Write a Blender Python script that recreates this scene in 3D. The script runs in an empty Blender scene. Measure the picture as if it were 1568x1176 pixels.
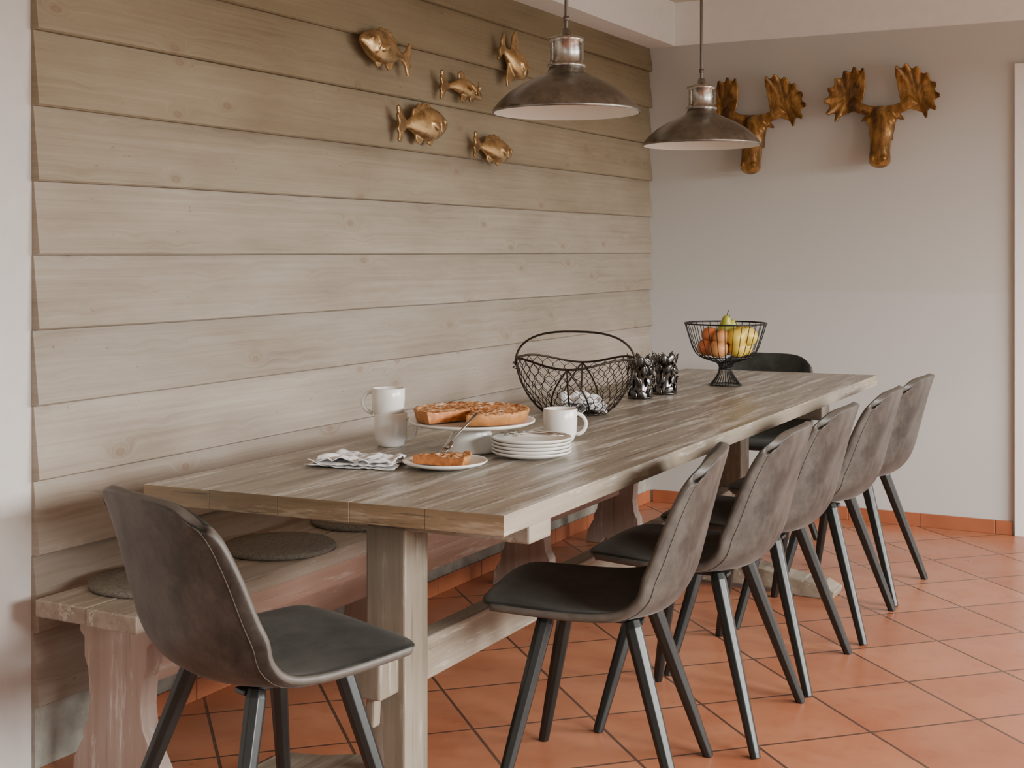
import bpy, math, random
from mathutils import Vector, Matrix, noise, Euler
random.seed(7)
R=math.radians
scene=bpy.context.scene

# ------------------------------------------------------------------ materials
class NT:
    def __init__(s,name):
        s.m=bpy.data.materials.new(name); s.m.use_nodes=True
        s.t=s.m.node_tree; s.b=s.t.nodes['Principled BSDF']
    def n(s,typ,**kw):
        nd=s.t.nodes.new(typ)
        for k,v in kw.items():
            if k.startswith('i_'):
                nd.inputs[k[2:].replace('_',' ')].default_value=v
            else: setattr(nd,k,v)
        return nd
    def l(s,a,b): s.t.links.new(a,b)
    def coord(s,scale=(1,1,1),rot=(0,0,0),loc=(0,0,0)):
        tc=s.n('ShaderNodeTexCoord'); mp=s.n('ShaderNodeMapping')
        mp.inputs['Scale'].default_value=scale; mp.inputs['Rotation'].default_value=rot; mp.inputs['Location'].default_value=loc
        s.l(tc.outputs['Object'],mp.inputs['Vector']); return mp.outputs['Vector']
    def noise(s,vec,scale=5,detail=4,rough=.55):
        nd=s.n('ShaderNodeTexNoise'); nd.inputs['Scale'].default_value=scale; nd.inputs['Detail'].default_value=detail
        nd.inputs['Roughness'].default_value=rough
        if vec: s.l(vec,nd.inputs['Vector'])
        return nd.outputs['Fac']
    def ramp(s,fac,stops):
        r=s.n('ShaderNodeValToRGB'); e=r.color_ramp.elements
        while len(e)<len(stops): e.new(.5)
        for i,(p,c) in enumerate(stops):
            e[i].position=p; e[i].color=(c[0],c[1],c[2],1) if not isinstance(c,(int,float)) else (c,c,c,1)
        s.l(fac,r.inputs['Fac']); return r.outputs['Color']
    def mix(s,fac,a,b,mode='MIX'):
        m=s.n('ShaderNodeMix',data_type='RGBA',blend_type=mode)
        for idx,v in ((0,fac),(6,a),(7,b)):
            if isinstance(v,(int,float)): m.inputs[idx].default_value=v
            elif isinstance(v,tuple): m.inputs[idx].default_value=(v[0],v[1],v[2],1)
            else: s.l(v,m.inputs[idx])
        return m.outputs[2]
    def math(s,op,a,b=0,c=None):
        m=s.n('ShaderNodeMath',operation=op)
        for i,v in enumerate((a,b,c)):
            if v is None: continue
            if isinstance(v,(int,float)): m.inputs[i].default_value=v
            else: s.l(v,m.inputs[i])
        return m.outputs[0]
    def bump(s,h,strength=.3,dist=.01):
        b=s.n('ShaderNodeBump'); b.inputs['Strength'].default_value=strength; b.inputs['Distance'].default_value=dist
        s.l(h,b.inputs['Height']); s.l(b.outputs['Normal'],s.b.inputs['Normal'])
    def set(s,color=None,rough=None,metal=None,spec=None,coat=None):
        for k,v in (('Base Color',color),('Roughness',rough),('Metallic',metal),('Specular IOR Level',spec),('Coat Weight',coat)):
            if v is None: continue
            if isinstance(v,tuple): s.b.inputs[k].default_value=(v[0],v[1],v[2],1)
            elif isinstance(v,(int,float)): s.b.inputs[k].default_value=v
            else: s.l(v,s.b.inputs[k])
        return s.m

def plain(name,col,rough=.5,metal=0,var=.12,scale=20,bump=0,spec=.5,coat=0):
    t=NT(name); f=t.noise(t.coord(),scale)
    c=t.ramp(f,[(.3,tuple(x*(1-var) for x in col)),(.7,tuple(min(1,x*(1+var)) for x in col))])
    if bump: t.bump(t.noise(t.coord(),scale*4),bump,.002)
    return t.set(color=c,rough=rough,metal=metal,spec=spec,coat=coat)

def wood(name,stops,axis='Y',sc=1.0,rough=.5,bump=.25,wear=None,knots=False,wearth=(.56,.64),crack=.75,wl=2.6):
    t=NT(name)
    st={'Y':(26*sc,1.1*sc,26*sc),'X':(1.1*sc,26*sc,26*sc),'Z':(26*sc,26*sc,1.1*sc)}[axis]
    v=t.coord(scale=st)
    g=t.noise(v,1.0,6,.65)
    big=t.noise(t.coord(scale=tuple(x*.22 for x in st)),1.0,3)
    f=t.math('ADD',t.math('MULTIPLY',g,.6),t.math('MULTIPLY',big,.4))
    c=t.ramp(f,stops)
    if wear:
        st2=tuple(x*1.1 if x>5 else x*wl for x in st)
        w=t.noise(t.coord(scale=st2,loc=(3,5,1)),1.0,6,.72)
        w2=t.ramp(w,[(wearth[0],0.0),(wearth[1],1.0)])
        c=t.mix(t.math('MULTIPLY',w2,wear[3]),c,wear[:3])
        st3=tuple(x*2.4 if x>5 else x*1.2 for x in st)
        k=t.noise(t.coord(scale=st3,loc=(8,2,6)),1.0,4,.6)
        c=t.mix(t.ramp(k,[(.31,crack),(.38,0.0)]),c,(.06,.045,.03))
    t.bump(g,bump,.004)
    return t.set(color=c,rough=rough)

def plank_mat():
    t=NT('whitewashed_pine_planks')
    tc=t.n('ShaderNodeTexCoord'); sx=t.n('ShaderNodeSeparateXYZ'); t.l(tc.outputs['Object'],sx.inputs[0])
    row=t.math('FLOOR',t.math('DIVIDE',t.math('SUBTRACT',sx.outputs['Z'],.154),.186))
    wn=t.n('ShaderNodeTexWhiteNoise',noise_dimensions='1D'); t.l(row,wn.inputs['W'])
    yo=t.math('ADD',sx.outputs['Y'],t.math('MULTIPLY',wn.outputs['Value'],37.0))
    kv=t.n('ShaderNodeCombineXYZ'); t.l(t.math('MULTIPLY',yo,4.4),kv.inputs[0]); t.l(t.math('MULTIPLY',sx.outputs['Z'],8.5),kv.inputs[1])
    vo=t.n('ShaderNodeTexVoronoi',voronoi_dimensions='2D'); vo.inputs['Scale'].default_value=1; t.l(kv.outputs[0],vo.inputs['Vector'])
    d=vo.outputs['Distance']
    sel=t.n('ShaderNodeSeparateColor'); t.l(vo.outputs['Color'],sel.inputs[0])
    on=t.math('GREATER_THAN',sel.outputs[0],.78)
    gl=t.n('ShaderNodeMapRange'); gl.inputs['From Min'].default_value=0; gl.inputs['From Max'].default_value=.38; gl.inputs['To Min'].default_value=1; gl.inputs['To Max'].default_value=0
    t.l(d,gl.inputs['Value'])
    warp=t.math('MULTIPLY',t.math('POWER',gl.outputs[0],2.0),t.math('ADD',t.math('MULTIPLY',on,.85),.15))
    gv=t.n('ShaderNodeCombineXYZ'); t.l(t.math('MULTIPLY',yo,1.3),gv.inputs[0])
    t.l(t.math('ADD',t.math('MULTIPLY',sx.outputs['Z'],70.0),t.math('MULTIPLY',warp,7.0)),gv.inputs[1])
    t.l(row,gv.inputs[2])
    g=t.noise(gv.outputs[0],1.0,7,.72)
    gv2=t.n('ShaderNodeCombineXYZ'); t.l(t.math('MULTIPLY',yo,1.6),gv2.inputs[0]); t.l(t.math('MULTIPLY',sx.outputs['Z'],5.0),gv2.inputs[1]); t.l(row,gv2.inputs[2])
    big=t.noise(gv2.outputs[0],1.0,5,.6)
    f=t.math('ADD',t.math('MULTIPLY',g,.5),t.math('MULTIPLY',big,.5))
    c=t.ramp(f,[(.31,(.235,.19,.14)),(.44,(.335,.285,.225)),(.57,(.40,.35,.29)),(.72,(.48,.435,.38))])
    row_shade=t.ramp(t.math('DIVIDE',row,12.0),[(.30,(1,.985,.98)),(.50,(.96,.935,.885)),(.66,(.86,.81,.66)),(.80,(.76,.70,.52)),(.95,(.71,.65,.47))])  # upper-wall shade painted into the colour: higher rows darker and more olive
    c=t.mix(1.0,c,row_shade,'MULTIPLY')
    tint=t.ramp(wn.outputs['Value'],[(0,(.85,.85,.83)),(1,(1,1,1))])
    c=t.mix(1.0,c,tint,'MULTIPLY')
    core=t.ramp(d,[(.03,1.0),(.065,0.0)])
    halo=t.ramp(d,[(.05,.28),(.18,0.0)])
    c=t.mix(t.math('MULTIPLY',halo,on),c,(.26,.17,.10))
    ring=t.math('MULTIPLY',t.ramp(d,[(.045,0.0),(.062,1.0),(.080,0.0)]),on)
    c=t.mix(t.math('MULTIPLY',t.math('MULTIPLY',core,on),.30),c,(.22,.135,.075))
    c=t.mix(t.math('MULTIPLY',ring,.40),c,(.13,.08,.045))
    sp=t.noise(t.coord(scale=(1,34,50)),1.0,3,.6); c=t.mix(t.ramp(sp,[(.70,0.0),(.76,.55)]),c,(.14,.09,.05))
    t.bump(g,.3,.004)
    return t.set(color=c,rough=.55,spec=.35)

def tile_mat():
    t=NT('terracotta_tiles')
    v=t.coord(rot=(0,0,R(45)),loc=(.11,.05,0))
    br=t.n('ShaderNodeTexBrick'); br.offset=0; br.squash=1
    br.inputs['Color1'].default_value=(.37,.12,.055,1); br.inputs['Color2'].default_value=(.47,.175,.085,1)
    br.inputs['Mortar'].default_value=(.26,.13,.085,1)
    br.inputs['Scale'].default_value=1; br.inputs['Mortar Size'].default_value=.0046; br.inputs['Mortar Smooth'].default_value=.15
    br.inputs['Brick Width'].default_value=.335; br.inputs['Row Height'].default_value=.335
    t.l(v,br.inputs['Vector'])
    nz=t.noise(t.coord(),4.5,5,.6)
    c=t.mix(t.ramp(nz,[(.35,0.0),(.7,.5)]),br.outputs['Color'],(.52,.24,.135))
    c=t.mix(t.ramp(t.noise(t.coord(loc=(4,1,0)),11,5,.65),[(.5,0.0),(.75,.45)]),c,(.30,.09,.042))
    c=t.mix(br.outputs['Fac'],c,(.10,.050,.032))
    h=t.math('SUBTRACT',t.math('MULTIPLY',t.noise(t.coord(),14,3),.25),br.outputs['Fac'])
    t.bump(h,.35,.003)
    r=t.ramp(t.noise(t.coord(),9,4),[(.3,.26),(.7,.42)])
    return t.set(color=c,rough=r,spec=.5)

def backwall_mat():
    t=NT('painted_plaster_grey')
    tc=t.n('ShaderNodeTexCoord'); sx=t.n('ShaderNodeSeparateXYZ'); t.l(tc.outputs['Object'],sx.inputs[0])
    step=t.math('GREATER_THAN',sx.outputs['Z'],1.09)
    c=t.mix(step,(.60,.605,.575),(.58,.575,.535))
    c=t.mix(t.math('MULTIPLY',t.noise(t.coord(),3,3),.15),c,(.5,.48,.44))
    t.bump(t.noise(t.coord(),90,3),.08,.002)
    return t.set(color=c,rough=.85,spec=.2)

def suede(name,dark,light,sc=9,sheen=.12):
    t=NT(name)
    f=t.noise(t.coord(scale=(1,1,.8)),sc,7,.70); c=t.ramp(f,[(.38,dark),(.50,tuple((a*.55+b*.45) for a,b in zip(dark,light))),(.64,light)])
    t.bump(t.noise(t.coord(),160,3),.12,.002)
    t.b.inputs['Sheen Weight'].default_value=sheen; t.b.inputs['Sheen Roughness'].default_value=.4
    t.b.inputs['Sheen Tint'].default_value=(.75,.70,.64,1)
    return t.set(color=c,rough=.52,spec=.38)

def metal(name,col,rough,var=.2,sc=12,patina=None,bump=0):
    t=NT(name); f=t.noise(t.coord(),sc,5,.6)
    c=t.ramp(f,[(.3,tuple(x*(1-var) for x in col)),(.7,tuple(min(1,x*(1+var)) for x in col))])
    if patina: c=t.mix(t.ramp(t.noise(t.coord(loc=(5,5,5)),sc*.7,5,.65),[(.48,0.0),(.62,.8)]),c,patina)
    r=t.ramp(f,[(.3,rough*.8),(.7,min(1,rough*1.3))])
    if bump: t.bump(t.noise(t.coord(),sc*8,3),bump,.003)
    return t.set(color=c,rough=r,metal=1.0)

M={}
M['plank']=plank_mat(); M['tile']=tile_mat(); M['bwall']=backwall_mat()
M['white']=plain('white_paint',(.90,.89,.87),.7,var=.02)
M['ceil']=plain('warm_ceiling_paint',(.64,.60,.49),.8,var=.02)
M['plaster']=plain('off_white_plaster',(.64,.615,.575),.85,var=.03,bump=.05)
M['plinth']=plain('aged_plinth_paint',(.33,.32,.27),.8,var=.3,scale=14,bump=.3)
M['skirt']=plain('terracotta_skirting',(.38,.125,.055),.4,var=.15,scale=5)
M['tabletop']=wood('weathered_table_top',[(.3,(.10,.08,.055)),(.45,(.195,.16,.118)),(.58,(.285,.245,.19)),(.75,(.39,.35,.285))],'Y',1.0,.33,.5,wear=(.62,.59,.535,.75),wearth=(.50,.63),crack=.7,wl=2.0)
M['tableedge']=wood('table_edge_wood',[(.3,(.11,.075,.038)),(.5,(.24,.17,.095)),(.7,(.36,.27,.17))],'X',1.0,.5,.35,wear=(.5,.42,.3,.5))
M['tableside']=wood('table_side_wood',[(.3,(.20,.16,.11)),(.5,(.31,.26,.195)),(.7,(.42,.36,.285))],'Y',1.0,.5,.3,wear=(.60,.545,.47,.7),crack=.4)
M['tableleg']=wood('table_leg_wood',[(.3,(.13,.105,.07)),(.5,(.215,.18,.13)),(.7,(.31,.265,.20))],'Z',1.0,.55,.35,wear=(.46,.42,.35,.5),crack=.5)
M['benchtop']=wood('bench_seat_wood',[(.3,(.17,.13,.09)),(.5,(.28,.225,.17)),(.7,(.38,.32,.255))],'Y',1.0,.42,.25,wear=(.55,.50,.43,.5))
M['benchside']=wood('bench_pink_wood',[(.3,(.24,.125,.085)),(.5,(.33,.205,.15)),(.7,(.43,.31,.24))],'Y',1.0,.5,.25,wear=(.53,.46,.39,.6))
M['benchleg']=wood('bench_leg_wood',[(.3,(.27,.185,.145)),(.5,(.38,.29,.24)),(.7,(.47,.39,.34))],'Z',1.0,.5,.3,wear=(.66,.62,.57,.8),crack=.4)
M['shell_out']=suede('brown_suede_shell',(.024,.0205,.0165),(.092,.081,.067),6.5)
M['shell_in']=suede('charcoal_suede_seat',(.015,.016,.014),(.050,.053,.046),6.5,.06)
M['piping']=plain('leather_piping',(.085,.072,.058),.5,var=.2,scale=40)
M['legblack']=plain('black_powder_coated_metal',(.018,.020,.0185),.35,var=.1,metal=.2)
M['lamp']=metal('aged_zinc',(.235,.22,.195),.32,.3,14,patina=(.145,.13,.108))
M['lampcap']=metal('brushed_steel',(.42,.40,.36),.26,.2,20)
M['lampin']=plain('cream_enamel',(.85,.82,.74),.4,var=.03)
M['rod']=metal('rusty_steel_rod',(.20,.175,.15),.5)
M['brass']=metal('antique_brass',(.66,.46,.23),.30,.25,18,patina=(.30,.20,.10),bump=.12)
_t=NT('carved_varnished_wood'); _f=_t.noise(_t.coord(scale=(14,14,5)),1.6,5,.6)
_c=_t.ramp(_f,[(.34,(.07,.030,.008)),(.5,(.25,.12,.026)),(.68,(.56,.31,.085))]); _t.bump(_t.noise(_t.coord(scale=(40,40,14)),1,4),.6,.008)
M['moose']=_t.set(color=_c,rough=.32,spec=.6,metal=.4)
M['ceramic']=plain('white_ceramic',(.80,.77,.71),.22,var=.02,spec=.5)
M['wire']=plain('black_wire',(.025,.024,.022),.4,metal=.6)
M['wire2']=metal('rusty_wire',(.060,.047,.036),.55,.3,30)
M['darkmetal']=metal('dark_pewter',(.13,.125,.12),.2,.4,25)
M['crust']=plain('pie_crust',(.44,.19,.055),.65,var=.3,scale=30,bump=.3)
_t=NT('streusel_topping'); _f=_t.noise(_t.coord(),60,4,.6)
_c=_t.ramp(_f,[(.31,(.24,.055,.015)),(.44,(.46,.17,.045)),(.56,(.62,.33,.13)),(.64,(.84,.72,.60))]); _t.bump(_f,.8,.006); M['streusel']=_t.set(color=_c,rough=.7)
M['filling']=plain('fruit_filling',(.50,.18,.045),.4,var=.45,scale=60,bump=.3)
M['steel']=metal('polished_steel',(.45,.42,.38),.2)
_t=NT('checked_linen'); _v=_t.coord(scale=(1,1,1))
_w=_t.n('ShaderNodeTexWave',wave_type='BANDS',bands_direction='X'); _w.inputs['Scale'].default_value=9; _t.l(_v,_w.inputs['Vector'])
_w2=_t.n('ShaderNodeTexWave',wave_type='BANDS',bands_direction='Y'); _w2.inputs['Scale'].default_value=9; _t.l(_v,_w2.inputs['Vector'])
_a=_t.ramp(_w.outputs['Fac'],[(.93,0.0),(.97,.5)]); _b=_t.ramp(_w2.outputs['Fac'],[(.93,0.0),(.97,.5)])
_c=_t.mix(_t.math('MAXIMUM',_a,_b),(.80,.79,.77),(.36,.37,.43)); M['linen']=_t.set(color=_c,rough=.9,spec=.1)
M['felt']=plain('grey_felt',(.17,.15,.12),.95,var=.3,scale=150,bump=.5,spec=.1)
M['apple']=plain('red_apple',(.50,.15,.05),.3,var=.6,scale=14)
M['peach']=plain('peach_skin',(.62,.27,.09),.5,var=.35,scale=14)
M['pear']=plain('green_pear',(.42,.42,.05),.35,var=.25,scale=18)
M['lemon']=plain('yellow_fruit',(.70,.48,.06),.38,var=.25,scale=12)
M['stem']=plain('stem',(.10,.06,.03),.7)

# ------------------------------------------------------------------ mesh builder
class MB:
    def __init__(s): s.v=[]; s.f=[]; s.mi=[]; s.sm=[]; s.mats=[]
    def mat(s,k):
        if k not in s.mats: s.mats.append(k)
        return s.mats.index(k)
    def add(s,vs,fs,mat,smooth=True,T=None):
        o=len(s.v); i=s.mat(mat)
        for p in vs:
            p=Vector(p); s.v.append(T@p if T is not None else p)
        for f in fs: s.f.append([o+x for x in f]); s.mi.append(i); s.sm.append(smooth)
    def box(s,c,d,mat,rot=None,T=None):
        vs=[Vector((x*d[0]/2,y*d[1]/2,z*d[2]/2)) for x in(-1,1) for y in(-1,1) for z in(-1,1)]
        if rot: 
            m=Euler(rot).to_matrix(); vs=[m@p for p in vs]
        vs=[p+Vector(c) for p in vs]
        s.add(vs,[(0,1,3,2),(4,6,7,5),(0,4,5,1),(2,3,7,6),(0,2,6,4),(1,5,7,3)],mat,False,T)
    def rbox(s,x0,x1,y0,y1,z0,z1,mat): s.box(((x0+x1)/2,(y0+y1)/2,(z0+z1)/2),(abs(x1-x0),abs(y1-y0),abs(z1-z0)),mat)
    def tube(s,pts,r,mat,n=8,closed=False,T=None,flat=1.0,up=None,smooth=True):
        pts=[Vector(p) for p in pts]; N=len(pts)
        rs=r if isinstance(r,(list,tuple)) else [r]*N
        vs=[];fs=[]; prev=None
        for i,p in enumerate(pts):
            if closed: t=pts[(i+1)%N]-pts[i-1]
            else: t=pts[min(i+1,N-1)]-pts[max(i-1,0)]
            t.normalize()
            if prev is None:
                a=Vector(up) if up else (Vector((0,0,1)) if abs(t.z)<.9 else Vector((1,0,0)))
                x=a-t*a.dot(t); x.normalize()
            else:
                x=prev-t*prev.dot(t)
                if x.length<1e-6: x=t.orthogonal()
                x.normalize()
            prev=x; y=t.cross(x)
            for k in range(n):
                an=2*math.pi*(k+.5)/n
                vs.append(p+x*math.cos(an)*rs[i]*flat+y*math.sin(an)*rs[i])
        for i in range(N if closed else N-1):
            j=(i+1)%N
            for k in range(n):
                k2=(k+1)%n; fs.append((i*n+k,i*n+k2,j*n+k2,j*n+k))
        if not closed:
            fs.append(tuple(range(n))[::-1]); fs.append(tuple((N-1)*n+k for k in range(n)))
        s.add(vs,fs,mat,smooth,T)
    def lathe(s,prof,mat,n=48,T=None,c=(0,0,0),smooth=True):
        vs=[];fs=[]; c=Vector(c)
        for r,z in prof:
            for k in range(n):
                a=2*math.pi*k/n; vs.append(c+Vector((r*math.cos(a),r*math.sin(a),z)))
        for i in range(len(prof)-1):
            for k in range(n):
                k2=(k+1)%n; fs.append((i*n+k,i*n+k2,(i+1)*n+k2,(i+1)*n+k))
        s.add(vs,fs,mat,smooth,T)
    def ell(s,c,r,mat,T=None,rot=None,nu=24,nv=14):
        vs=[];fs=[]; m=Euler(rot).to_matrix() if rot else Matrix.Identity(3)
        for i in range(nv+1):
            ph=math.pi*i/nv
            for k in range(nu):
                a=2*math.pi*k/nu
                vs.append(m@Vector((r[0]*math.sin(ph)*math.cos(a),r[1]*math.sin(ph)*math.sin(a),r[2]*math.cos(ph)))+Vector(c))
        for i in range(nv):
            for k in range(nu):
                k2=(k+1)%nu; fs.append((i*nu+k,(i+1)*nu+k,(i+1)*nu+k2,i*nu+k2))
        s.add(vs,fs,mat,True,T)
    def plate(s,outline,th,mat,T=None,smooth=False):
        n=len(outline)
        vs=[(x,-th/2,z) for x,z in outline]+[(x,th/2,z) for x,z in outline]
        fs=[tuple(range(n)),tuple(range(2*n-1,n-1,-1))]+[(i,(i+n),(i+1)%n+n,(i+1)%n) for i in range(n)]
        s.add(vs,fs,mat,smooth,T)
    def build(s,name,parent=None,bevel=0,remesh=0,smooth=0,sub=0,loc=None,rotz=0):
        me=bpy.data.meshes.new(name); me.from_pydata([tuple(p) for p in s.v],[],s.f)
        for k in s.mats: me.materials.append(M[k])
        for p,i,sm in zip(me.polygons,s.mi,s.sm): p.material_index=i; p.use_smooth=sm
        me.update()
        import bmesh
        bm=bmesh.new(); bm.from_mesh(me); bmesh.ops.remove_doubles(bm,verts=bm.verts,dist=1e-6); bmesh.ops.recalc_face_normals(bm,faces=bm.faces); bm.to_mesh(me); bm.free()
        ob=bpy.data.objects.new(name,me); scene.collection.objects.link(ob)
        if parent: ob.parent=parent
        if loc: ob.location=loc
        ob.rotation_euler[2]=rotz
        if remesh:
            m=ob.modifiers.new('r','REMESH'); m.mode='VOXEL'; m.voxel_size=remesh; m.use_smooth_shade=True
            m=ob.modifiers.new('s','SMOOTH'); m.factor=.6; m.iterations=smooth or 3
        if bevel:
            m=ob.modifiers.new('b','BEVEL'); m.width=bevel; m.segments=2; m.limit_method='ANGLE'; m.angle_limit=R(40)
        if sub:
            m=ob.modifiers.new('u','SUBSURF'); m.levels=sub; m.render_levels=sub
        return ob
def empty(name,loc=(0,0,0),rotz=0):
    e=bpy.data.objects.new(name,None); scene.collection.objects.link(e); e.location=loc; e.rotation_euler[2]=rotz; return e
def cr(keys,m):
    out=[];n=len(keys)
    for q in range(m):
        t=q/(m-1)*(n-1); i=min(int(t),n-2); u=t-i
        p0=keys[max(i-1,0)];p1=keys[i];p2=keys[i+1];p3=keys[min(i+2,n-1)]
        out.append([.5*((2*b)+(-a+c)*u+(2*a-5*b+4*c-d)*u*u+(-a+3*b-3*c+d)*u**3) for a,b,c,d in zip(p0,p1,p2,p3)])
    return out

# ------------------------------------------------------------------ room
XW=-2.60; YB=6.40; XR=2.4; YF=-1.8; ZC=2.54
b=MB(); b.rbox(XW-.15,XR+.15,YF-.15,YB+.15,-.1,0,'tile'); b.build('floor')
b=MB(); b.rbox(XW-.15,XR+.15,YF-.15,YB+.15,ZC,ZC+.1,'ceil'); b.build('ceiling')
b=MB(); b.rbox(XW-.15,XW,YF,YB,0,ZC,'plaster'); b.build('wall_left')
b=MB(); b.rbox(XW-.15,-.75,YB,YB+.15,0,ZC,'bwall'); b.rbox(.10,XR+.15,YB,YB+.15,0,ZC,'bwall'); b.rbox(-.75,.10,YB,YB+.15,2.055,ZC,'bwall'); b.build('wall_back')
b=MB()
WH=2.08
wins=[(.6,2.9),(3.5,5.9)]
ys=[YF]+[y for w in wins for y in w]+[YB]
for i in range(0,len(ys),2): b.rbox(XR,XR+.15,ys[i],ys[i+1],0,ZC,'plaster')
for w in wins:
    b.rbox(XR,XR+.15,w[0],w[1],0,.3,'plaster'); b.rbox(XR,XR+.15,w[0],w[1],WH,ZC,'plaster')
b.build('wall_right')
b=MB(); b.rbox(XW-.15,-1.0,YF-.15,YF,0,ZC,'plaster'); b.rbox(1.6,XR+.15,YF-.15,YF,0,ZC,'plaster')
b.rbox(-1.0,1.6,YF-.15,YF,0,.8,'plaster'); b.rbox(-1.0,1.6,YF-.15,YF,2.15,ZC,'plaster'); b.build('wall_front')
for i,w in enumerate(wins):
    b=MB(); x=XR+.07
    for y in (w[0]+.03,(w[0]+w[1])/2,w[1]-.03): b.rbox(x-.03,x+.03,y-.03,y+.03,.3,WH,'white')
    for z in (.33,WH-.03): b.rbox(x-.03,x+.03,w[0],w[1],z-.03,z+.03,'white')
    b.build('window_%d'%(i+1))
b=MB(); y=YF-.07
for x in (-.97,.3,1.57): b.rbox(x-.03,x+.03,y-.03,y+.03,.8,2.15,'white')
for z in (.83,2.12): b.rbox(-1.0,1.6,y-.03,y+.03,z-.03,z+.03,'white')
b.build('window_3')

# lapped planks
b=MB()
z0=.154; k=0
Y0=2.37; Y1=YB-.002
while z0<2.32:
    z1=min(z0+.186,2.32)
    t1=.022-(.015)*(z1-z0)/.186
    wob=[random.uniform(-.0015,.0015) for _ in range(9)]
    N=8; yy=[Y0+random.uniform(-.004,.004)]+[Y0+(Y1-Y0)*i/N for i in range(1,N+1)]
    prof=[(0.0,0.0),(.022,0.0),(.0275,.004),(.027,.012),(t1,z1-z0-.0),(0.0,z1-z0)]
    vs=[];fs=[]
    for i,y in enumerate(yy):
        for (px,pz) in prof: vs.append((XW+px,y,z0+pz+(wob[i] if pz<.013 else 0)))
    n=len(prof)
    for i in range(N):
        for j in range(n):
            j2=(j+1)%n; fs.append((i*n+j,i*n+j2,(i+1)*n+j2,(i+1)*n+j))
    fs.append(tuple(range(n))); fs.append(tuple(N*n+j for j in range(n))[::-1])
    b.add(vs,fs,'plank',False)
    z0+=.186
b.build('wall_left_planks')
b=MB(); b.rbox(XW,XW+.012,Y0,YB,0,.154,'plinth'); b.build('trim_1')
b=MB(); 
y=2.62
while y<YB-.02: b.rbox(XW+.012,XW+.020,y+.0015,min(y+.333,YB-.01)-.0015,0.0,.06,'skirt'); y+=.333
b.build('baseboard_left',bevel=.002)
b=MB(); x=XW+.03
while x<-.85: b.rbox(x+.0015,min(x+.333,-.83)-.0015,YB-.012,YB,0.0,.062,'skirt'); x+=.333
x=.2
while x<XR-.01: b.rbox(x+.0015,min(x+.333,XR)-.0015,YB-.012,YB,0.0,.062,'skirt'); x+=.333
b.build('baseboard_back',bevel=.002)
b=MB(); b.rbox(XW,XW+.155,YF,YB,2.32,ZC,'white'); b.build('trim_2')
b=MB(); b.rbox(XW+.155,XR,YB-.02,YB,2.32,ZC,'white'); b.build('trim_3')
# door in the back wall
b=MB()
b.rbox(-.82,-.75,YB-.022,YB-.001,0,2.125,'white'); b.rbox(.10,.17,YB-.022,YB-.001,0,2.125,'white'); b.rbox(-.75,.10,YB-.022,YB-.001,2.055,2.125,'white')
b.rbox(-.748,.098,YB+.01,YB+.05,.005,2.053,'white')
for z in ((.15,.95),(1.05,1.95)): b.rbox(-.63,-.02,YB+.002,YB+.010,z[0],z[1],'white')
b.tube([(.04,YB+.012,1.02),(.04,YB-.04,1.02),(-.07,YB-.04,1.02)],.009,'steel')
b.build('door_1',bevel=.004)

# ------------------------------------------------------------------ chair
def chair_meshes():
    # y, z, half width, forward cup, upward cup, corner rounding (y), corner rounding (z)
    keys=[(.262,.450,.205,0,0,-.050,0),(.266,.466,.212,0,0,-.034,0),(.225,.474,.220,0,0,-.012,0),(.125,.467,.228,0,.004,0,0),(.01,.457,.232,.0,.012,0,0),
          (-.085,.453,.234,.010,.028,0,0),(-.155,.468,.236,.040,.048,0,0),(-.197,.523,.236,.072,.034,0,0),(-.219,.60,.232,.074,.0,0,0),(-.239,.68,.224,.064,0,0,0),
          (-.257,.750,.214,.052,0,0,-.004),(-.270,.796,.206,.042,0,0,-.020),(-.276,.820,.198,.034,0,0,-.042)]
    P=cr(keys,36); nS=18; vs=[];fs=[]
    for (y,z,w,cy,cz,ry,rz) in P:
        for k in range(nS+1):
            s=-1+2*k/nS; a=abs(s)
            vs.append((w*s*(1.06-.06*a*a),y+cy*a**2.4+ry*a**5,z+cz*a**2.4+rz*a**5))
    for i in range(len(P)-1):
        for k in range(nS):
            q=i*(nS+1)+k; fs.append((q,q+nS+1,q+nS+2,q+1))
    me=bpy.data.meshes.new('chair_shell'); me.from_pydata(vs,[],fs)
    for k in ('shell_in','shell_out','piping'): me.materials.append(M[k])
    for p in me.polygons: p.use_smooth=True
    me.update()
    b=MB()
    for sx in (-1,1):
        for (ty,fy) in ((.11,.205),(-.09,-.225)):
            top=Vector((sx*.125,ty,.430)); ft=Vector((sx*.235,fy,0.0))
            pts=[top.lerp(ft,t) for t in (0,.04,.5,.97,1)]
            b.tube(pts,[.018,.0215,.0185,.0145,.0135],'legblack',n=8,up=(1,0,0),smooth=False)
    b.box((0,.01,.424),(.26,.035,.010),'legblack'); b.box((.1,.01,.424),(.035,.25,.010),'legblack'); b.box((-.1,.01,.424),(.035,.25,.010),'legblack')
    st=MB()
    for kk in (1,nS-1):
        pts=[]
        for i in range(2,len(P)-1):
            q=i*(nS+1)+kk; p=Vector(vs[q]); a1=Vector(vs[q+1])-Vector(vs[q-1]); a2=Vector(vs[q+nS+1])-Vector(vs[q-nS-1]); nn=a1.cross(a2).normalized()
            pts.append(p+nn*.0232)
        st.tube(pts,.0012,'piping',n=5)
    return me,b,st
SH,LEG,ST=chair_meshes(); legme=None; stme=None
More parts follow.
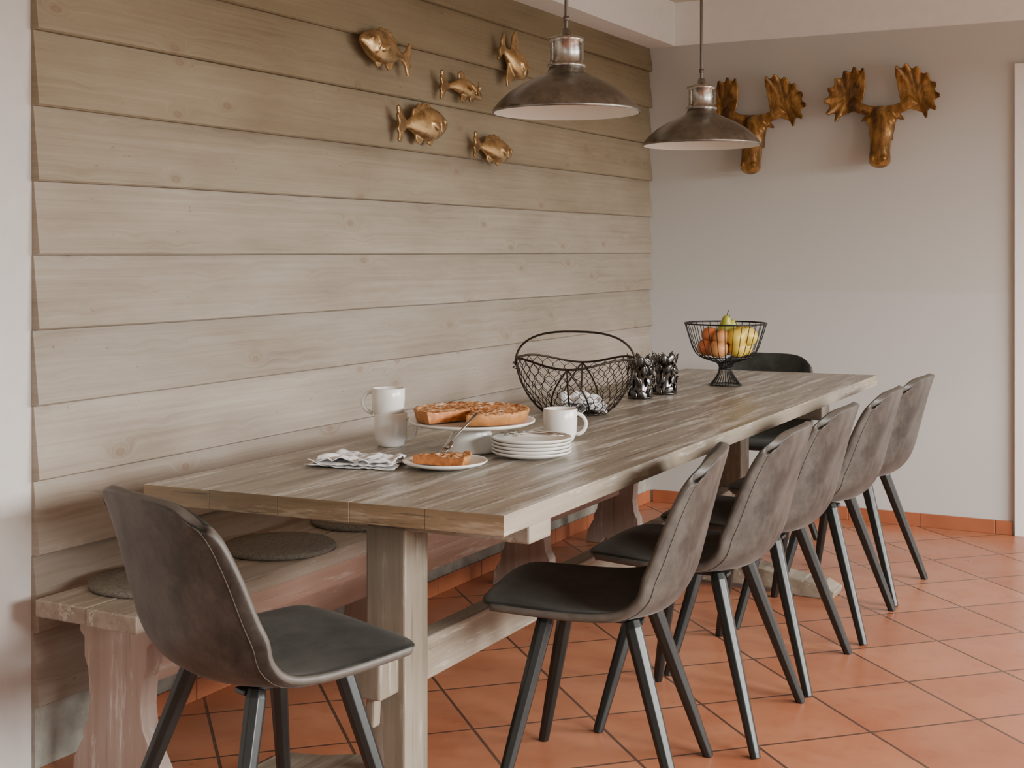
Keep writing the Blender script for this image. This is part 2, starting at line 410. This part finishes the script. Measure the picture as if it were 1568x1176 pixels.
def chair(x,y,rot):
    global legme,stme
    e=empty('dining_chair',(x,y,0),R(rot))
    o=bpy.data.objects.new('shell',SH); scene.collection.objects.link(o); o.parent=e
    m=o.modifiers.new('t','SOLIDIFY'); m.thickness=.023; m.offset=-1; m.material_offset=1; m.material_offset_rim=2
    m=o.modifiers.new('u','SUBSURF'); m.levels=2; m.render_levels=2
    if legme is None:
        l=LEG.build('legs',e,bevel=.002); legme=l.data; s=ST.build('stitching',e); stme=s.data
    else:
        l=bpy.data.objects.new('legs',legme); scene.collection.objects.link(l); l.parent=e
        mm=l.modifiers.new('b','BEVEL'); mm.width=.002; mm.segments=2; mm.limit_method='ANGLE'
        s=bpy.data.objects.new('stitching',stme); scene.collection.objects.link(s); s.parent=e
chair(-1.742,2.195,-20)
chair(-1.315,2.955,103)
chair(-1.27,3.50,92)
chair(-1.272,4.03,90)
chair(-1.255,4.61,91)
chair(-1.255,5.15,88)
chair(-1.82,5.66,180)

# ------------------------------------------------------------------ table
e=empty('trestle_dining_table')
b=MB()
FR=(-1.235,2.300);FL=(-2.105,2.235);BR=(-1.265,5.64);BL=(-2.085,5.56)
NB=5; zt=.765; th=.042
def lerp2(a,c,t): return (a[0]+(c[0]-a[0])*t,a[1]+(c[1]-a[1])*t)
for i in range(NB):
    t0=i/NB+(.0003 if i else 0); t1=(i+1)/NB-(.0003 if i<NB-1 else 0)
    dy=random.uniform(-.0005,.0005)
    q=[lerp2(FL,FR,t0),lerp2(FL,FR,t1),lerp2(BL,BR,t1),lerp2(BL,BR,t0)]
    q=[(q[0][0],q[0][1]+dy),(q[1][0],q[1][1]+dy),q[2],q[3]]
    vs=[(x,y,zt-th) for x,y in q]+[(x,y,zt) for x,y in q]
    b.add(vs,[(4,5,6,7)],'tabletop',False); b.add(vs,[(0,3,2,1)],'tableside',False)
    b.add(vs,[(0,1,5,4),(2,3,7,6)],'tableedge',False); b.add(vs,[(1,2,6,5),(3,0,4,7)],'tableside',False)
b.build('tabletop',e,bevel=.0012)
b=MB()
for yp in (2.58,4.95):
    b.rbox(-1.715,-1.61,yp-.05,yp+.05,.075,.66,'tableleg')
    b.rbox(-2.03,-1.30,yp-.045,yp+.06,.655,.7225,'tableside')
    out=[(-2.07,0),(-1.93,0),(-1.90,.018),(-1.43,.018),(-1.40,0),(-1.26,0),(-1.25,.03),(-1.30,.055),(-1.42,.068),(-1.52,.088),(-1.81,.088),(-1.91,.068),(-2.03,.055),(-2.08,.03)]
    b.plate(out,.12,'tableside',T=Matrix.Translation((0,yp,0)))
b.rbox(-1.690,-1.635,2.62,4.91,.28,.38,'tableside')
b.rbox(-1.697,-1.627,2.455,2.54,.292,.378,'tableleg'); b.rbox(-1.697,-1.627,4.99,5.075,.292,.378,'tableleg')
b.box((-1.662,2.485,.315),(.024,.030,.18),'tableleg',rot=(0,R(3),0)); b.box((-1.662,5.045,.315),(.024,.030,.18),'tableleg')
b.build('trestles',e,bevel=.005)

# ------------------------------------------------------------------ bench
e=empty('wooden_bench')
b=MB()
b.rbox(-2.50,-2.335,2.29,5.5,.408,.45,'benchtop'); b.rbox(-2.331,-2.175,2.285,5.5,.408,.45,'benchtop')
b.build('seat',e,bevel=.004)
b=MB()
b.rbox(-2.205,-2.183,2.46,5.38,.345,.408,'benchside')
b.rbox(-2.345,-2.315,2.40,5.42,.22,.31,'benchside')
prof=[(.115,.408),(.115,.36),(.100,.345),(.100,.30),(.088,.27),(.082,.20),(.088,.15),(.105,.12),(.105,.10),(.112,.09),(.135,.05),(.140,0),(.07,0),(.05,.025)]
out=[(-x,z) for x,z in prof]+[(x,z) for x,z in prof[::-1]]
for y in (2.41,3.48,4.54,5.40):
    b.plate([(x-2.335,z) for x,z in out[::-1]],.055,'benchleg',T=Matrix.Translation((0,y,0)))
b.build('legs_and_stretcher',e,bevel=.003)
for (x,y) in ((-2.36,2.54),(-2.325,3.00),(-2.33,3.42),(-2.33,4.2)):
    b=MB(); r=.158
    b.lathe([(0,0),(r-.004,0),(r,.004),(r,.011),(r-.005,.015),(r*.5,.016),(0,.0165)],'felt',40)
    b.build('felt_seat_cushion',loc=(x,y,.4505))

# ------------------------------------------------------------------ lamps
def lamp(x,y,z):
    e=empty('pendant_lamp',(x,y,z))
    b=MB()
    r=.212
    b.lathe([(r,-.004),(r+.003,0),(r,.006),(.195,.028),(.165,.055),(.125,.080),(.085,.098),(.055,.112),(.050,.128)],'lamp',64)
    b.lathe([(r-.002,-.004),(r-.004,.004),(.19,.026),(.16,.052),(.12,.076),(.08,.094),(.04,.105),(.0,.108)],'lampin',64)
    b.lathe([(.050,.126),(.056,.128),(.056,.135),(.050,.138),(.047,.145),(.047,.200),(.052,.203),(.052,.211),(.046,.214),(.030,.219),(.016,.222),(.013,.240),(0,.241)],'lampcap',40)
    for a in (0,120,240):
        b.box((.05*math.cos(R(a)),.05*math.sin(R(a)),.17),(.006,.008,.05),'lampcap',rot=(0,0,R(a)))
    b.lathe([(.0055,.235),(.0055,ZC-z-.03)],'rod',12)
    b.lathe([(.0,.262),(.009,.262),(.009,.275),(.0,.275)],'rod',12)
    b.lathe([(.012,ZC-z-.04),(.045,ZC-z-.03),(.05,ZC-z-.0),(0,ZC-z)],'lampcap',24)
    b.build('shade_and_rod',e)
    b=MB(); b.ell((0,0,.058),(.028,.028,.034),'ceramic'); b.lathe([(.017,.08),(.017,.107)],'lampcap',16); b.build('bulb',e)
lamp(-1.67,3.489,1.683); lamp(-1.67,4.627,1.668)

# ------------------------------------------------------------------ brass fish
def fish(name,y,z,L,H,rot,flip=1,kind=0):
    b=MB(); T=Matrix.Rotation(R(rot),4,'Y')@Matrix.Diagonal((flip,1,1,1))
    keys=[(-.42,.11,.05),(-.32,.15,.10),(-.15,.30,.22),(0,.42,.30),(.15,.45,.33),(.30,.37,.28),(.42,.22,.18),(.50,.08,.07)]
    if kind==1: keys=[(-.42,.07,.05),(-.25,.12,.10),(-.1,.22,.17),(.1,.28,.2),(.25,.24,.2),(.4,.15,.14),(.5,.06,.06)]
    TH=.135
    P=cr(keys,26); n=20; vs=[];fs=[]
    arch=.16 if kind==1 else 0
    for (x,h,t) in P:
        for k in range(n):
            a=2*math.pi*k/n; vs.append((x*L,t*TH*.72*math.sin(a)+.032,h*H*math.cos(a)-arch*H*((x*2.4)**2)))
    for i in range(len(P)-1):
        for k in range(n): fs.append((i*n+k,i*n+(k+1)%n,(i+1)*n+(k+1)%n,(i+1)*n+k))
    fs.append(tuple(range(n))); fs.append(tuple((len(P)-1)*n+k for k in range(n)))
    b.add(vs,fs,'brass',True,T)
    def fin(o,th=.009,dy=.032):
        b.plate([(x*L,zz*H) for x,zz in o],th,'brass',T=T@Matrix.Translation((0,dy,0)))
    ta=-arch*.8
    fin([(-.36,.09+ta),(-.44,.24+ta),(-.50,.50+ta),(-.54,.47+ta),(-.53,.30+ta),(-.56,.22+ta),(-.52,.05+ta),(-.56,-.12+ta),(-.53,-.25+ta),(-.55,-.44+ta),(-.50,-.48+ta),(-.44,-.22+ta),(-.36,-.09+ta)],.011)
    if kind==0:
        fin([(-.25,.2),(-.22,.40),(-.15,.45),(-.10,.56),(-.04,.50),(0,.60),(.06,.52),(.11,.58),(.16,.46),(.24,.34),(.1,.2)])
        fin([(-.2,-.18),(-.18,-.46),(-.10,-.55),(-.03,-.42),(0,-.3)]); fin([(.05,-.3),(.06,-.52),(.14,-.58),(.2,-.40),(.2,-.25)])
    elif kind==2:
        fin([(-.2,.2),(-.22,.75),(-.15,1.0),(-.08,.85),(.05,.60),(.15,.3)]); fin([(-.2,-.2),(-.16,-.75),(-.08,-1.0),(-.02,-.8),(.08,-.55),(.12,-.25)])
    else:
        fin([(-.1,.1),(-.12,.42),(-.05,.50),(.05,.38),(.15,.2)]); fin([(0,-.15),(-.06,-.46),(.02,-.54),(.1,-.3),(.12,-.15)])
        fin([(.2,-.1),(.17,-.44),(.24,-.46),(.28,-.15)])
    b.ell((.12*L,.032+.24*TH,-.04*H),(.09*L,.006,.10*H),'brass',T=T,rot=(0,R(25),0))
    b.ell((.36*L,.032+.155*TH if kind!=1 else .032+.1*TH,.08*H),(.010,.008,.010),'brass',T=T)
    b.tube([(.27*L,.032+.18*TH,.26*H),(.23*L,.032+.235*TH,0),(.27*L,.032+.18*TH,-.24*H)],.004,'brass',T=T)
    b.tube([(0,.03,0),(0,.002,0)],.012,'brass',T=T)
    o=b.build(name,remesh=.0036,smooth=2)
    o.matrix_world=Matrix(((0,1,0,XW+.026),(1,0,0,y),(0,0,1,z),(0,0,0,1)))
fish('brass_fish_wall_ornament',3.865,1.975,.30,.125,7,-1,0)
fish('brass_fish_wall_ornament',4.82,2.052,.24,.125,22,1,2)
fish('brass_fish_wall_ornament',4.40,1.905,.30,.115,2,1,1)
fish('brass_fish_wall_ornament',4.12,1.738,.32,.135,-4,1,0)
fish('brass_fish_wall_ornament',4.645,1.682,.29,.105,4,1,0)

# ------------------------------------------------------------------ carved moose heads
def moose(x,z):
    b=MB()
    pts=[(0,-.02,.035),(0,-.045,.0),(0,-.065,-.05),(0,-.085,-.105),(0,-.10,-.155),(0,-.105,-.195),(0,-.095,-.225)]
    b.tube(pts,[.040,.062,.060,.050,.046,.050,.034],'moose',n=16,up=(1,0,0))
    b.ell((0,-.105,-.205),(.050,.045,.034),'moose'); b.ell((0,-.04,-.12),(.035,.045,.09),'moose')
    for s in (-1,1):
        b.ell((s*.048,-.075,-.015),(.022,.022,.022),'moose')
        b.ell((s*.040,-.090,-.075),(.014,.016,.040),'moose')
        b.ell((s*.026,-.145,-.195),(.014,.012,.014),'moose')
        b.tube([(s*.045,-.03,.012),(s*.075,-.04,.004),(s*.100,-.045,-.012)],[.018,.022,.006],'moose',n=10,flat=.6)
        b.tube([(s*.02,-.04,.03),(s*.065,-.05,.036),(s*.105,-.058,.050),(s*.145,-.060,.080)],[.028,.025,.026,.028],'moose',n=10)
        out=[(.095,.055),(.083,.09),(.074,.14),(.068,.19),(.070,.228),(.080,.236),(.090,.222),(.101,.222),(.112,.240),(.126,.240),(.136,.222),(.147,.218),(.163,.230),(.175,.222),(.182,.200),(.194,.192),(.213,.198),(.220,.186),(.220,.166),(.229,.155),(.248,.152),(.252,.138),(.243,.120),(.247,.108),(.268,.096),(.270,.080),(.247,.072),(.240,.058),(.256,.030),(.248,.018),(.222,.030),(.212,.022),(.216,-.012),(.204,-.016),(.186,.014),(.155,.026),(.118,.036)]
        c=Vector((.158,.105)); nO=len(out); NR=7; vs=[];fs=[]
        for side in (0,1):
            for t in range(NR+1):
                u=t/NR
                for j,(px,pz) in enumerate(out):
                    p=c+(Vector((px,pz))-c)*u
                    rr=(p-c).length
                    yy=-.055-2.3*rr*rr-(.005*u*math.cos(j*1.57))
                    th=.012*(1-.5*u)
                    vs.append((s*p.x,yy+(th if side else -th),p.y))
        o2=(NR+1)*nO
        for side in (0,1):
            for t in range(NR):
                for j in range(nO):
                    j2=(j+1)%nO; q=side*o2
                    fs.append((q+t*nO+j,q+t*nO+j2,q+(t+1)*nO+j2,q+(t+1)*nO+j))
        for j in range(nO):
            j2=(j+1)%nO; fs.append((NR*nO+j,NR*nO+j2,o2+NR*nO+j2,o2+NR*nO+j))
        b.add(vs,fs,'moose',True)
    b.box((0,-.018,-.03),(.085,.024,.15),'moose')
    o=b.build('carved_moose_head',remesh=.0046,smooth=2)
    o.location=(x,YB-.003,z)
moose(-1.40,1.905); moose(-2.02,1.893)

# ------------------------------------------------------------------ things on the table
ZT=.7655
def mug(b,T,r=.042,h=.088,hand=0):
    b.lathe([(0,.002),(r*.72,.0),(r*.80,.004),(r*.95,.02),(r,.05),(r,h-.002),(r-.0015,h),(r-.004,h-.002),(r-.005,.05),(r*.8,.012),(0,.008)],'ceramic',40,T=T)
    c=math.cos(R(hand)); s=math.sin(R(hand)); P=[]
    for i in range(11):
        a=math.pi*(i/10)-math.pi/2; d=r-.003+.027*math.cos(a); P.append((c*d,s*d,h*.52+.028*math.sin(a)))
    b.tube(P,.0052,'ceramic',n=8,T=T,flat=1)
b=MB(); mug(b,Matrix.Identity(4),.044,.088,0); b.build('coffee_mug',loc=(-1.944,2.985,ZT),rotz=R(20))
b=MB(); mug(b,Matrix.Identity(4),.044,.080,0); b.build('coffee_mug',loc=(-1.950,2.982,ZT+.0735),rotz=R(205))
b=MB(); mug(b,Matrix.Identity(4),.046,.088,0); b.build('coffee_mug',loc=(-1.587,3.278,ZT),rotz=R(28))

CS=(-1.712,3.01)
b=MB(); b.lathe([(0,0),(.074,0),(.077,.004),(.072,.010),(.060,.030),(.050,.050),(.052,.064),(.10,.066),(.150,.070),(.164,.076),(.165,.080),(.160,.080),(.145,.077),(0,.076)],'ceramic',64)
b.build('cake_stand',loc=(CS[0],CS[1],ZT))
def pie(b,r,a0,a1,h=.026,seed=0,T=None):
    n=max(10,int((a1-a0)/2.5)); A=[R(a0+(a1-a0)*i/n) for i in range(n+1)]
    rings=[(0,0),(r*.5,0),(r*.95,0),(r*.985,h*.8),(r*1.0,h*1.12),(r*.97,h*1.22),(r*.93,h*1.05)]+[(r*.93*(1-i/20),h*1.05) for i in range(1,20)]+[(0,h*1.05)]
    vs=[];fs=[];m=len(rings)
    for a in A:
        for j,(q,z) in enumerate(rings):
            dz=0
            if j>=3 and j<m-1: dz=.0050*noise.noise(Vector((q*math.cos(a)*85,q*math.sin(a)*85,seed)))+.003*noise.noise(Vector((q*math.cos(a)*180,q*math.sin(a)*180,seed)))
            vs.append((q*math.cos(a),q*math.sin(a),z+dz))
    for i in range(n):
        for j in range(m-1):
            fs.append((i*m+j,(i+1)*m+j,(i+1)*m+j+1,i*m+j+1))
    side=[f for f in fs if (f[0]%m)<5]; top=[f for f in fs if (f[0]%m)>=5]
    b.add(vs,side,'crust',True,T); b.add(vs,top,'streusel',True,T)
    if a1-a0<359: b.add(vs,[tuple(range(m)),tuple(n*m+j for j in range(m))[::-1]],'filling',False,T)
b=MB(); pie(b,.150,-66,252,h=.024,seed=1); o=b.build('fruit_pie',loc=(CS[0],CS[1],ZT+.0805)); 
def plate(b,r,z):
    b.lathe([(0,z),(r*.55,z),(r*.6,z+.002),(r*.93,z+.010),(r,z+.015),(r-.001,z+.018),(r*.93,z+.0145),(r*.62,z+.006),(0,z+.005)],'ceramic',56)
b=MB(); plate(b,.102,0); b.build('dessert_plate',loc=(-1.636,2.748,ZT))
b=MB(); pie(b,.140,-24,24,h=.020,seed=4); o=b.build('pie_slice',loc=(-1.705,2.715,ZT+.0085),rotz=R(24))
b=MB()
for i in range(5): plate(b,.102+random.uniform(-.001,.001),i*.0085)
b.build('dessert_plate_stack',loc=(-1.528,2.990,ZT))
def fork(b,p0,p1,up):
    p0=Vector(p0);p1=Vector(p1);d=(p1-p0); L=d.length; d.normalize(); x=d.cross(Vector(up)).normalized(); u=x.cross(d)
    def P(t,s=0,h=0): return p0+d*L*t+x*s+u*h
    b.tube([P(.30,0,.002),P(.42,0,.004),P(.7,0,.002),P(1,0,0)],[.003,.0025,.004,.0055],'steel',n=8,flat=.4,up=u)
    b.tube([P(.14,0,.0),P(.22,0,-.001),P(.31,0,.002)],[.010,.011,.003],'steel',n=8,flat=.25,up=u)
    for s in (-.009,-.003,.003,.009): b.tube([P(.16,s*.9,0),P(.0,s,.002)],[.0018,.001],'steel',n=6)
b=MB(); fork(b,(-1.640,2.740,ZT+.032),(-1.612,2.862,ZT+.118),(0,0,1)); b.build('dessert_fork')
for i,(dx,dy,a) in enumerate(((-.01,.012,20),(.012,-.012,30),(.0,.03,8))):
    b=MB(); c=Vector((-1.528+dx,2.99+dy,ZT+.0545+.001*i)); v=Vector((math.cos(R(a)),math.sin(R(a)),0))*.075
    fork(b,c-v,c+v,(0,0,1)); b.build('dessert_fork')

def napkin(name,w,d,loc,rot,h=.016,seed=0,layers=3):
    b=MB(); nx,ny=44,30
    for L in range(layers):
        vs=[];fs=[]; ox=random.uniform(-.012,.012);oy=random.uniform(-.010,.010); sc=1-.07*L; sk=random.uniform(-.12,.12)
        for j in range(ny+1):
            for i in range(nx+1):
                x=(i/nx-.5)*w*sc; y=(j/ny-.5)*d*sc
                f=noise.noise(Vector((x*16,y*22,seed+L*3)))+.5*noise.noise(Vector((x*40,y*40,seed+L)))
                ex=noise.noise(Vector((y*14,L,seed)))*.014; ey=noise.noise(Vector((x*14,L+7,seed)))*.012
                z=.003+L*h/layers+abs(f)*h*(.55+.25*L)
                vs.append((x+ox+ex+sk*y,y+oy+ey,z))
        for j in range(ny):
            for i in range(nx): q=j*(nx+1)+i; fs.append((q,q+1,q+nx+2,q+nx+1))
        b.add(vs,fs,'linen',True)
    o=b.build(name,loc=loc,rotz=rot)
    m=o.modifiers.new('t','SOLIDIFY'); m.thickness=.0016; m.offset=1
    return o
napkin('linen_napkin',.225,.14,(-1.835,2.69,ZT),R(14),.018,2)

# ---- oval wire basket
def wbasket(x,y,rot):
    e=empty('wire_egg_basket',(x,y,ZT),R(rot))
    A,B,Hh=.190,.150,.165
    def S(th,t):
        k=.52+.48*math.sin(min(1,t)*math.pi/2)**.72
        rim=Hh+.012*math.cos(2*th)-.006*math.cos(4*th)
        return Vector((A*k*math.cos(th),B*k*math.sin(th),.004+t*rim))
    b=MB(); cols=30; rows=7
    def hv(i,j,o):
        th=2*math.pi*((i+(.5 if j%2 else 0))/cols); t=(j+(-.17 if o==0 else .17))/rows
        return S(th,max(0,min(1,t)))
    for j in range(rows+1):
        for i in range(cols):
            a=hv(i,j,0); c=hv(i,j,1)
            b.tube([a,c],.0017,'wire2',n=4)
            if j<rows:
                nb=[(i,j+1),(i-1,j+1)] if j%2==0 else [(i+1,j+1),(i,j+1)]
                for (p,q) in nb: b.tube([c,hv(p,q,0)],.0012,'wire2',n=4)
    b.tube([S(2*math.pi*k/64,1) for k in range(64)],.0038,'wire2',n=6,closed=True)
    b.tube([S(2*math.pi*k/64,0) for k in range(64)],.0034,'wire2',n=6,closed=True)
    for th in (0,math.pi/2,math.pi,-math.pi/2):
        b.tube([S(th,q/8) for q in range(9)],.0030,'wire2',n=6)
    for sg in (-1,1):
        for dv in (-.55,.55):
            b.tube([S(sg*math.pi/2+dv*(1-q/8),q/8) for q in range(9)],.0028,'wire2',n=6)
    for k in range(-5,6):
        yy=k*.014; xx=A*.52*math.sqrt(max(0,1-(yy/(B*.52))**2)); b.tube([(-xx,yy,.004),(xx,yy,.004)],.0014,'wire2',n=4)
        xx2=k*.018; y2=B*.52*math.sqrt(max(0,1-(xx2/(A*.52))**2)); b.tube([(xx2,-y2,.004),(xx2,y2,.004)],.0014,'wire2',n=4)
    b.build('mesh',e)
    b=MB(); P=[]
    for q in range(29):
        a=math.pi*q/28; P.append(((A+.003)*math.copysign(abs(math.cos(a))**.75,math.cos(a)),0,.150+.110*math.sin(a)**.8))
    b.tube(P,.0036,'wire2',n=8); b.build('handle',e)
    for s in (-1,1): 
        b=MB(); b.tube([(s*(A+.004)+.008*math.cos(t*.9),.008*math.sin(t*.9),.135+t*.0022) for t in range(14)],.0016,'wire2',n=5); b.build('handle_hook',e)
    n=napkin('folded_cloth',.15,.11,(0.02,-.01,.006),R(10),.045,9,3); n.parent=e
wbasket(-1.812,3.850,16)

def holder(x,y,h,seed):
    random.seed(seed); b=MB(); r=.043
    b.lathe([(0,0),(r,0),(r,.004),(0,.005)],'darkmetal',24)
    b.lathe([(r*.72,.004),(r*.74,h*.9),(r*.70,h*.9),(r*.68,.006)],'darkmetal',24)
    rows=4
    for j in range(rows):
        for i in range(7):
            a=2*math.pi*(i+(j%2)*.5)/7+random.uniform(-.15,.15); z=h*(j+.5)/rows+random.uniform(-.004,.004)
            c=(r*math.cos(a)*.98,r*math.sin(a)*.98,z)
            T=Matrix.Translation(c)@Matrix.Rotation(a,4,'Z')@Matrix.Rotation(random.uniform(-.9,.9),4,'X')@Matrix.Rotation(random.uniform(-.25,.15),4,'Y')
            b.ell((0,0,0),(.0035,.013,h/rows*.5),'darkmetal',T=T,nu=10,nv=8)
            if j: b.tube([(-.002,0,-h/rows*.4),(.004,.004,0),(.003,0,h/rows*.5),(.007,-.004,h/rows*.6)],.0018,'darkmetal',n=5,T=T)
    for z in (.004,h*.9): b.tube([(r*1.0*math.cos(2*math.pi*k/32),r*math.sin(2*math.pi*k/32),z) for k in range(32)],.0022,'darkmetal',n=6,closed=True)
    b.build('leaf_metal_candle_holder',loc=(x,y,ZT+.001))
holder(-1.800,4.36,.150,3); holder(-1.775,4.53,.145,5)
random.seed(11)
# ---- fruit basket
FX,FY=-1.684,4.936
e=empty('wire_fruit_bowl',(FX,FY,ZT)); b=MB()
prof=[(.060,.002),(.044,.022),(.030,.045),(.024,.066),(.034,.086),(.066,.097),(.098,.110),(.121,.134),(.138,.180),(.156,.238)]
PP=cr(prof,24)
for k in range(30):
    a=2*math.pi*k/30; b.tube([(r*math.cos(a),r*math.sin(a),z) for r,z in PP],.0015,'wire',n=5)
for r,z,w in ((.060,.003,.003),(.024,.066,.0035),(.098,.110,.002),(.156,.238,.0034),(.040,.089,.002)):
    b.tube([(r*math.cos(2*math.pi*k/48),r*math.sin(2*math.pi*k/48),z) for k in range(48)],w,'wire',n=6,closed=True)
b.build('wire_frame',e)
fruits=[('apple',(-.065,-.03,.145),.037),('peach',(-.005,-.065,.145),.037),('lemon',(.062,-.035,.145),.036),('lemon',(.058,.045,.145),.035),
        ('peach',(-.055,.05,.145),.036),('apple',(0,.0,.150),.035),('apple',(-.055,-.018,.190),.035),('peach',(.0,-.050,.186),.033)]
for i,(k,c,r) in enumerate(fruits):
    b=MB(); pr=[]
    for q in range(15):
        ph=math.pi*q/14; rr=r*math.sin(ph)**.9 if q not in (0,14) else 0; pr.append((rr,-r*.92*math.cos(ph)+(-.10*r if q>12 else 0)+(.06*r if q<2 else 0)))
    b.lathe(pr,k,24); b.tube([(0,0,r*.75),(.002,.001,r*1.05)],.0014,'stem',n=5)
    o=b.build(k if k!='lemon' else 'yellow_apple',e,loc=c); o.rotation_euler=(random.uniform(-.6,.6),random.uniform(-.6,.6),0)
for (c,rot,k) in (((.0,.0,.205),(.15,.12,0),'pear'),((.030,.045,.195),(.5,-.3,0),'pear'),((.055,-.035,.186),(-.2,.9,.3),'lemon'),((.085,.01,.190),(.2,-.9,.8),'lemon')):
    b=MB(); pr=[(0,-.036),(.018,-.034),(.032,-.02),(.036,-.002),(.031,.018),(.021,.036),(.016,.052),(.011,.062),(0,.065)]
    b.lathe([tuple(p) for p in cr(pr,20)],k,24); b.tube([(0,0,.062),(.003,0,.075),(.008,0,.088)],.0016,'stem',n=5)
    o=b.build('pear',e,loc=c); o.rotation_euler=rot

# ------------------------------------------------------------------ lights
def area(name,loc,rot,sx,sy,power,col):
    l=bpy.data.lights.new(name,'AREA'); l.shape='RECTANGLE'; l.size=sx; l.size_y=sy; l.energy=power; l.color=col
    o=bpy.data.objects.new(name,l); scene.collection.objects.link(o); o.location=loc; o.rotation_euler=rot; return o
cool=(1.0,.99,.975)
area('daylight_sky_outside',(XR+3.0,3.4,2.55),(0,R(90-12),0),1.3,9.0,2100,cool)
area('added_olive_fill',(XR+2.2,3.4,-.1),(0,R(90+28),0),1.6,9.0,85,(.92,.90,.62))  # added unseen fill, aimed up to tint the upper walls yellow-olive
area('daylight_window_1',(XR+.02,1.75,1.1),(0,R(90),0),1.4,2.0,8,cool)
area('daylight_window_2',(XR+.02,4.7,1.1),(0,R(90),0),1.4,2.1,15,cool)
area('daylight_window_3',(.3,YF-.02,1.475),(R(90),0,0),2.5,1.3,10,(1,.98,.94))
w=bpy.data.worlds.new('World'); scene.world=w; w.use_nodes=True
bg=w.node_tree.nodes['Background']; bg.inputs[0].default_value=(.90,.93,1,1); bg.inputs[1].default_value=.7

# ------------------------------------------------------------------ camera
cam=bpy.data.cameras.new('camera'); co=bpy.data.objects.new('camera',cam); scene.collection.objects.link(co); scene.camera=co
cam.sensor_fit='HORIZONTAL'; cam.sensor_width=36; cam.lens=47.07; cam.shift_y=-.1295; cam.clip_start=.05
co.location=(0,0,1.28); co.rotation_euler=(R(90),0,R(27.9))
